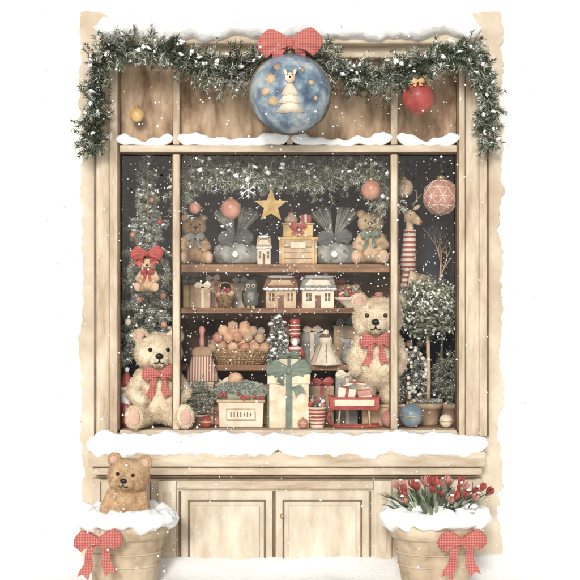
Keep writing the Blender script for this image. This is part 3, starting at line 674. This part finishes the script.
b.lathe(c,[(.085,0),(.09,.006),(.075,.06),(.055,.12),(.045,.135)],'strx',44,sy=.6,wob=.05); b.lathe(c+Vector((0,0,.13)),[(.05,0),(.054,.01),(.052,.03),(.035,.045),(.015,.05)],'clay',24,sy=.65); b.lathe(c+Vector((0,0,.175)),[(.012,0),(.014,.03),(.01,.06),(.018,.09),(.012,.105),(.002,.11)],'rose',14); b.obj()
y=.1
b=B('moss_planter_box'); c=Vector((X(241,y),y+.05,FL)); b.box(c+Vector((0,0,.065)),(.22,.13,.13),'creamp',.005,taper=1.05); b.box(c+Vector((0,-.07,.065)),(.15,.006,.06),'tan',.002); b.box(c+Vector((0,-.074,.065)),(.138,.004,.048),'creamp',.001)
for i,xx in enumerate(np.linspace(-.05,.05,7)): b.box(c+Vector((xx,-.0775,.065)),(.006,.002,random.choice((.018,.024))),'edge',0)
b.box(c+Vector((0,0,.133)),(.245,.15,.014),'tan',.003)
b.sphere(c+Vector((0,0,.17)),(.13,.07,.05),'li3',24,14,wob=.2)
for i in range(600):
    d=Vector(rng.normal(0,1,3)).normalized(); d.z=abs(d.z); b.sprig(c+Vector((d.x*.13,d.y*.07,.17+d.z*.05)),d,.014,.016,7,['li3','li2','blue','li4'],.004,[.35,.25,.2,.2])
for i in range(12): b.sphere(c+Vector((random.uniform(-.11,.11),-.07,.15+random.uniform(-.01,.02))),.01,'redp',8,6)
b.sphere(c+Vector((-.03,0,.24)),(.04,.04,.035),'cook',16,12,wob=.1); b.obj()
def gbox(name,px,y,w,d,h,k,rk,z=None,bw=.2):
    b=B(name); c=Vector((X(px,y),y,FL if z is None else z)); b.box(c+Vector((0,0,h*.42)),(w,d,h*.84),k,.004); b.box(c+Vector((0,0,h*.91)),(w*1.08,d*1.08,h*.18),k,.004)
    b.box(c+Vector((0,0,h*.5)),(w*.16,d*1.1,h*1.012),rk,.001); b.box(c+Vector((0,0,h*.5)),(w*1.1,d*.16,h*1.008),rk,.001)
    bow(b,c+Vector((0,-d*.45,h+.02)),bw,rk,.7); return b.obj()
gbox('gift_box',289,.14,.2,.17,.27,'bearc','green',bw=.23)
gift('gift_box',(X(289,.17),.17,FL+.285),(.1,.09,.06),'creamp','green',.11)
b=B('berry_cup'); c=Vector((X(317,.06),.08,FL)); b.lathe(c,[(.035,0),(.038,.01),(.05,.1),(.053,.105),(.045,.1)],'creamp',22)
for i in range(5): b.lathe(c,[(.0375+i*.0025,.012+i*.018),(.0405+i*.0025,.018+i*.018),(.0395+i*.0025,.024+i*.018)],'redp',22)
for i in range(22): b.sphere(c+Vector((random.uniform(-.035,.035),random.uniform(-.035,.03),.11+random.uniform(0,.03))),.012,random.choice(['redp','rose','snow']),8,6)
for i in range(18): b.sprig(c+Vector((0,0,.11)),(random.uniform(-1,1),random.uniform(-1,0),1.2),.06,.024,14,INNER,.004)
b.obj()
b=B('toy_sleigh'); y=.08; c=Vector((X(354,y),y,FL)); 
b.box(c+Vector((0,0,.1)),(.24,.12,.014),'redp',.003); 
for s in (-1,1):
    b.box(c+Vector((0,s*.058,.13)),(.25,.012,.055),'redp',.003); b.box(c+Vector((0,s*.0655,.13)),(.2,.004,.03),'creamp',.001); b.box(c+Vector((s*.12,0,.135)),(.012,.104,.06),'redp',.003,rot=(0,s*14,0))
    b.tube([c+Vector((x,s*.045,z)) for x,z in ((.13,.012),(0,.008),(-.1,.01),(-.125,.03),(-.135,.06),(-.12,.08))],.006,'redp',8)
    for x in (-.08,.08): b.tube([c+Vector((x,s*.045,.01)),c+Vector((x*.9,s*.045,.1))],.005,'tan',6)
b.box(c+Vector((-.04,0,.16)),(.09,.08,.08),'creamp',.004,rot=(0,8,0)); b.box(c+Vector((-.04,-.001,.16)),(.016,.086,.084),'redp',.001,rot=(0,8,0)); b.box(c+Vector((.055,0,.155)),(.07,.07,.07),'rose',.004,rot=(0,-10,0)); b.box(c+Vector((.055,-.001,.155)),(.07,.075,.014),'creamp',.001,rot=(0,-10,0))
b.tube([c+Vector((-.08,-.02,.19)),c+Vector((.0,-.03,.235)),c+Vector((.06,-.03,.215))],.009,'strz',8); b.obj()
gift('gift_box',(X(222,.26),.27,FL),(.13,.09,.2),'rose','creamp',.12); gift('gift_box',(X(262,.24),.27,FL),(.1,.09,.17),'gold','redp',.11); gift('gift_box',(X(322,.24),.26,FL),(.12,.09,.2),'clay','redp',.12); gift('gift_box',(X(347,.24),.27,FL),(.11,.09,.24),'gray','creamp',.12)
for px,py,r,k in ((411,416,.062,'blue'),(390,417,.045,'rose'),(446,419,.034,'creamp'),(303,421,.026,'peach'),(206,421,.03,'redp')):
    y=.07 if px!=303 else .03; b=B('christmas_ball'); c=Vector((X(px,y),y,FL+r)); b.sphere(c,r,k,24,16); b.lathe(c+Vector((0,0,r*.96)),[(r*.22,0),(r*.2,r*.2),(r*.08,r*.24)],'metal',10)
    b.tube([c+Vector((math.cos(a)*r*1.005,math.sin(a)*r*1.005,0)) for a in np.linspace(0,2*math.pi,30)],.003,'gold',6); b.obj()
y=.36; c=Vector((X(410,y),y,FL)); k='bearp'
def P_(px,py,dy=0): v=V(px,py,y+dy); return v
parts=[('c',P_(409,280),P_(424,284,.1),.05,.05),('c',P_(408,272),P_(410,222),.035,.024),('c',P_(410,216),P_(419,222,-.06),.034,.02)]
for px,dy in ((402,-.03),(409,.04),(420,.07),(427,.13)): parts.append(('c',P_(px,288,dy),Vector((P_(px,300,dy).x,y+dy,FL+.02)),.026,.018))
vs,fs,cen=remesh_parts(parts,.009); b=B('reindeer_plush'); b.add(vs,fs,k)
b.sphere(P_(421,222,-.085),.009,'redp',8,6)
for s in (-1,1):
    hd=P_(410,211); b.sphere(hd+Vector((s*.035,.0,.018)),(.022,.008,.011),k,10,8,rot=(0,-s*30,0)); b.sphere(P_(413,215,-.036)+Vector((s*.014,0,0)),.005,'dark',8,6)
    st=hd+Vector((s*.014,.01,.025)); b.tube([st,st+Vector((s*.025,0,.04)),st+Vector((s*.02,0,.085))],[.006,.005,.003],'tan',6); b.tube([st+Vector((s*.025,0,.04)),st+Vector((s*.05,0,.065))],[.004,.002],'tan',5)
b.tube([P_(408,270),P_(409,250),P_(410,230)],[.046,.037,.032],'strz',16); b.tube([P_(408,266,-.03),P_(404,284,-.06),P_(403,300,-.06)],[.014,.018,.02],'strz',8); b.obj()
bauble('peach_bauble',V(231,209,.14),.052,'peach',.2).obj(); bauble('peach_bauble',V(371,190,.08),.05,'peach',.15).obj(); bauble('clay_bauble',V(404,188,.2),.048,'clay',.2).obj(); bauble('rose_bauble',V(195,208,.12),.03,'rose',.2).obj()
b=bauble('geometric_ornament',V(441,197,.15),.092,'rose',.16); c=V(441,197,.15)
bm=bmesh.new(); bmesh.ops.create_icosphere(bm,subdivisions=2,radius=.094)
for e in bm.edges: b.tube([c+e.verts[0].co,c+e.verts[1].co],.0028,'creamp',4)
bm.free(); b.obj()
c=V(271,206,.1); b=B('gold_star'); p=starp(0,0,.088,5,.42); n=len(p)
b.add([c+Vector((x,0,z)) for x,z in p]+[c+Vector((0,-.025,0)),c+Vector((0,.025,0))],[(i,(i+1)%n,n) for i in range(n)]+[((i+1)%n,i,n+1) for i in range(n)],'gold',False); b.tube([c+Vector((0,0,.085)),c+Vector((0,0,.25))],.0018,'metal',5); b.obj()
c=V(248,190,.06); b=B('snowflake_ornament')
for i in range(6):
    a=i*math.pi/3; d=Vector((math.sin(a),0,math.cos(a))); b.tube([c,c+d*.045],.0022,'snow',5)
    for s in (-1,1): a2=a+s*.8; b.tube([c+d*.026,c+d*.026+Vector((math.sin(a2),0,math.cos(a2)))*.016],.0018,'snow',5)
b.tube([c+Vector((0,0,.045)),c+Vector((0,0,.22))],.001,'metal',4); b.obj()
# falling snow
b=B('falling_snow')
for i in range(3000):
    if i%3==0: y=random.uniform(-1.2,-.2); p=V(random.uniform(40,540),random.uniform(0,575),y)
    else:
        y=random.choice([random.uniform(.08,.3),random.uniform(.1,.75)]); p=V(random.uniform(114,464),random.uniform(158,428),y)
    b.sphere(p,random.choice([.0018,.0022,.003,.003,.0042,.0055]),'flake',6,4)
b.obj(origin=(0,0,1))
# ---------------------------------------------------------------- light, camera
w=bpy.data.worlds.new('World'); SCN.world=w; w.use_nodes=True; N=w.node_tree.nodes; L=w.node_tree.links
sky=N.new('ShaderNodeTexSky'); sky.sky_type='NISHITA'; sky.sun_disc=False; EL=24; AZ=9
sky.sun_elevation=math.radians(EL); sky.sun_rotation=math.radians(180+AZ); sky.dust_density=2
hs=N.new('ShaderNodeHueSaturation'); hs.inputs['Saturation'].default_value=.4; L.new(sky.outputs[0],hs.inputs['Color'])
L.new(hs.outputs[0],N['Background'].inputs['Color']); N['Background'].inputs['Strength'].default_value=.12
sd=bpy.data.lights.new('sun','SUN'); sd.energy=2.0; sd.angle=math.radians(11); sd.color=(1,.985,.96)
so=bpy.data.objects.new('sun',sd); SCN.collection.objects.link(so)
e,a=math.radians(EL),math.radians(AZ); dv=Vector((math.sin(a)*math.cos(e),math.cos(a)*math.cos(e),-math.sin(e)))
so.rotation_euler=dv.to_track_quat('-Z','Y').to_euler(); so.location=(-2,-5,4)
cd=bpy.data.cameras.new('camera'); cd.lens=36*D/(580*S); cd.clip_end=500; co=bpy.data.objects.new('camera',cd); SCN.collection.objects.link(co)
co.location=(0,-D,ZC); co.rotation_euler=(math.radians(90),0,0); SCN.camera=co
SCN.view_settings.view_transform='Standard'; SCN.view_settings.look='None'; SCN.view_settings.exposure=0
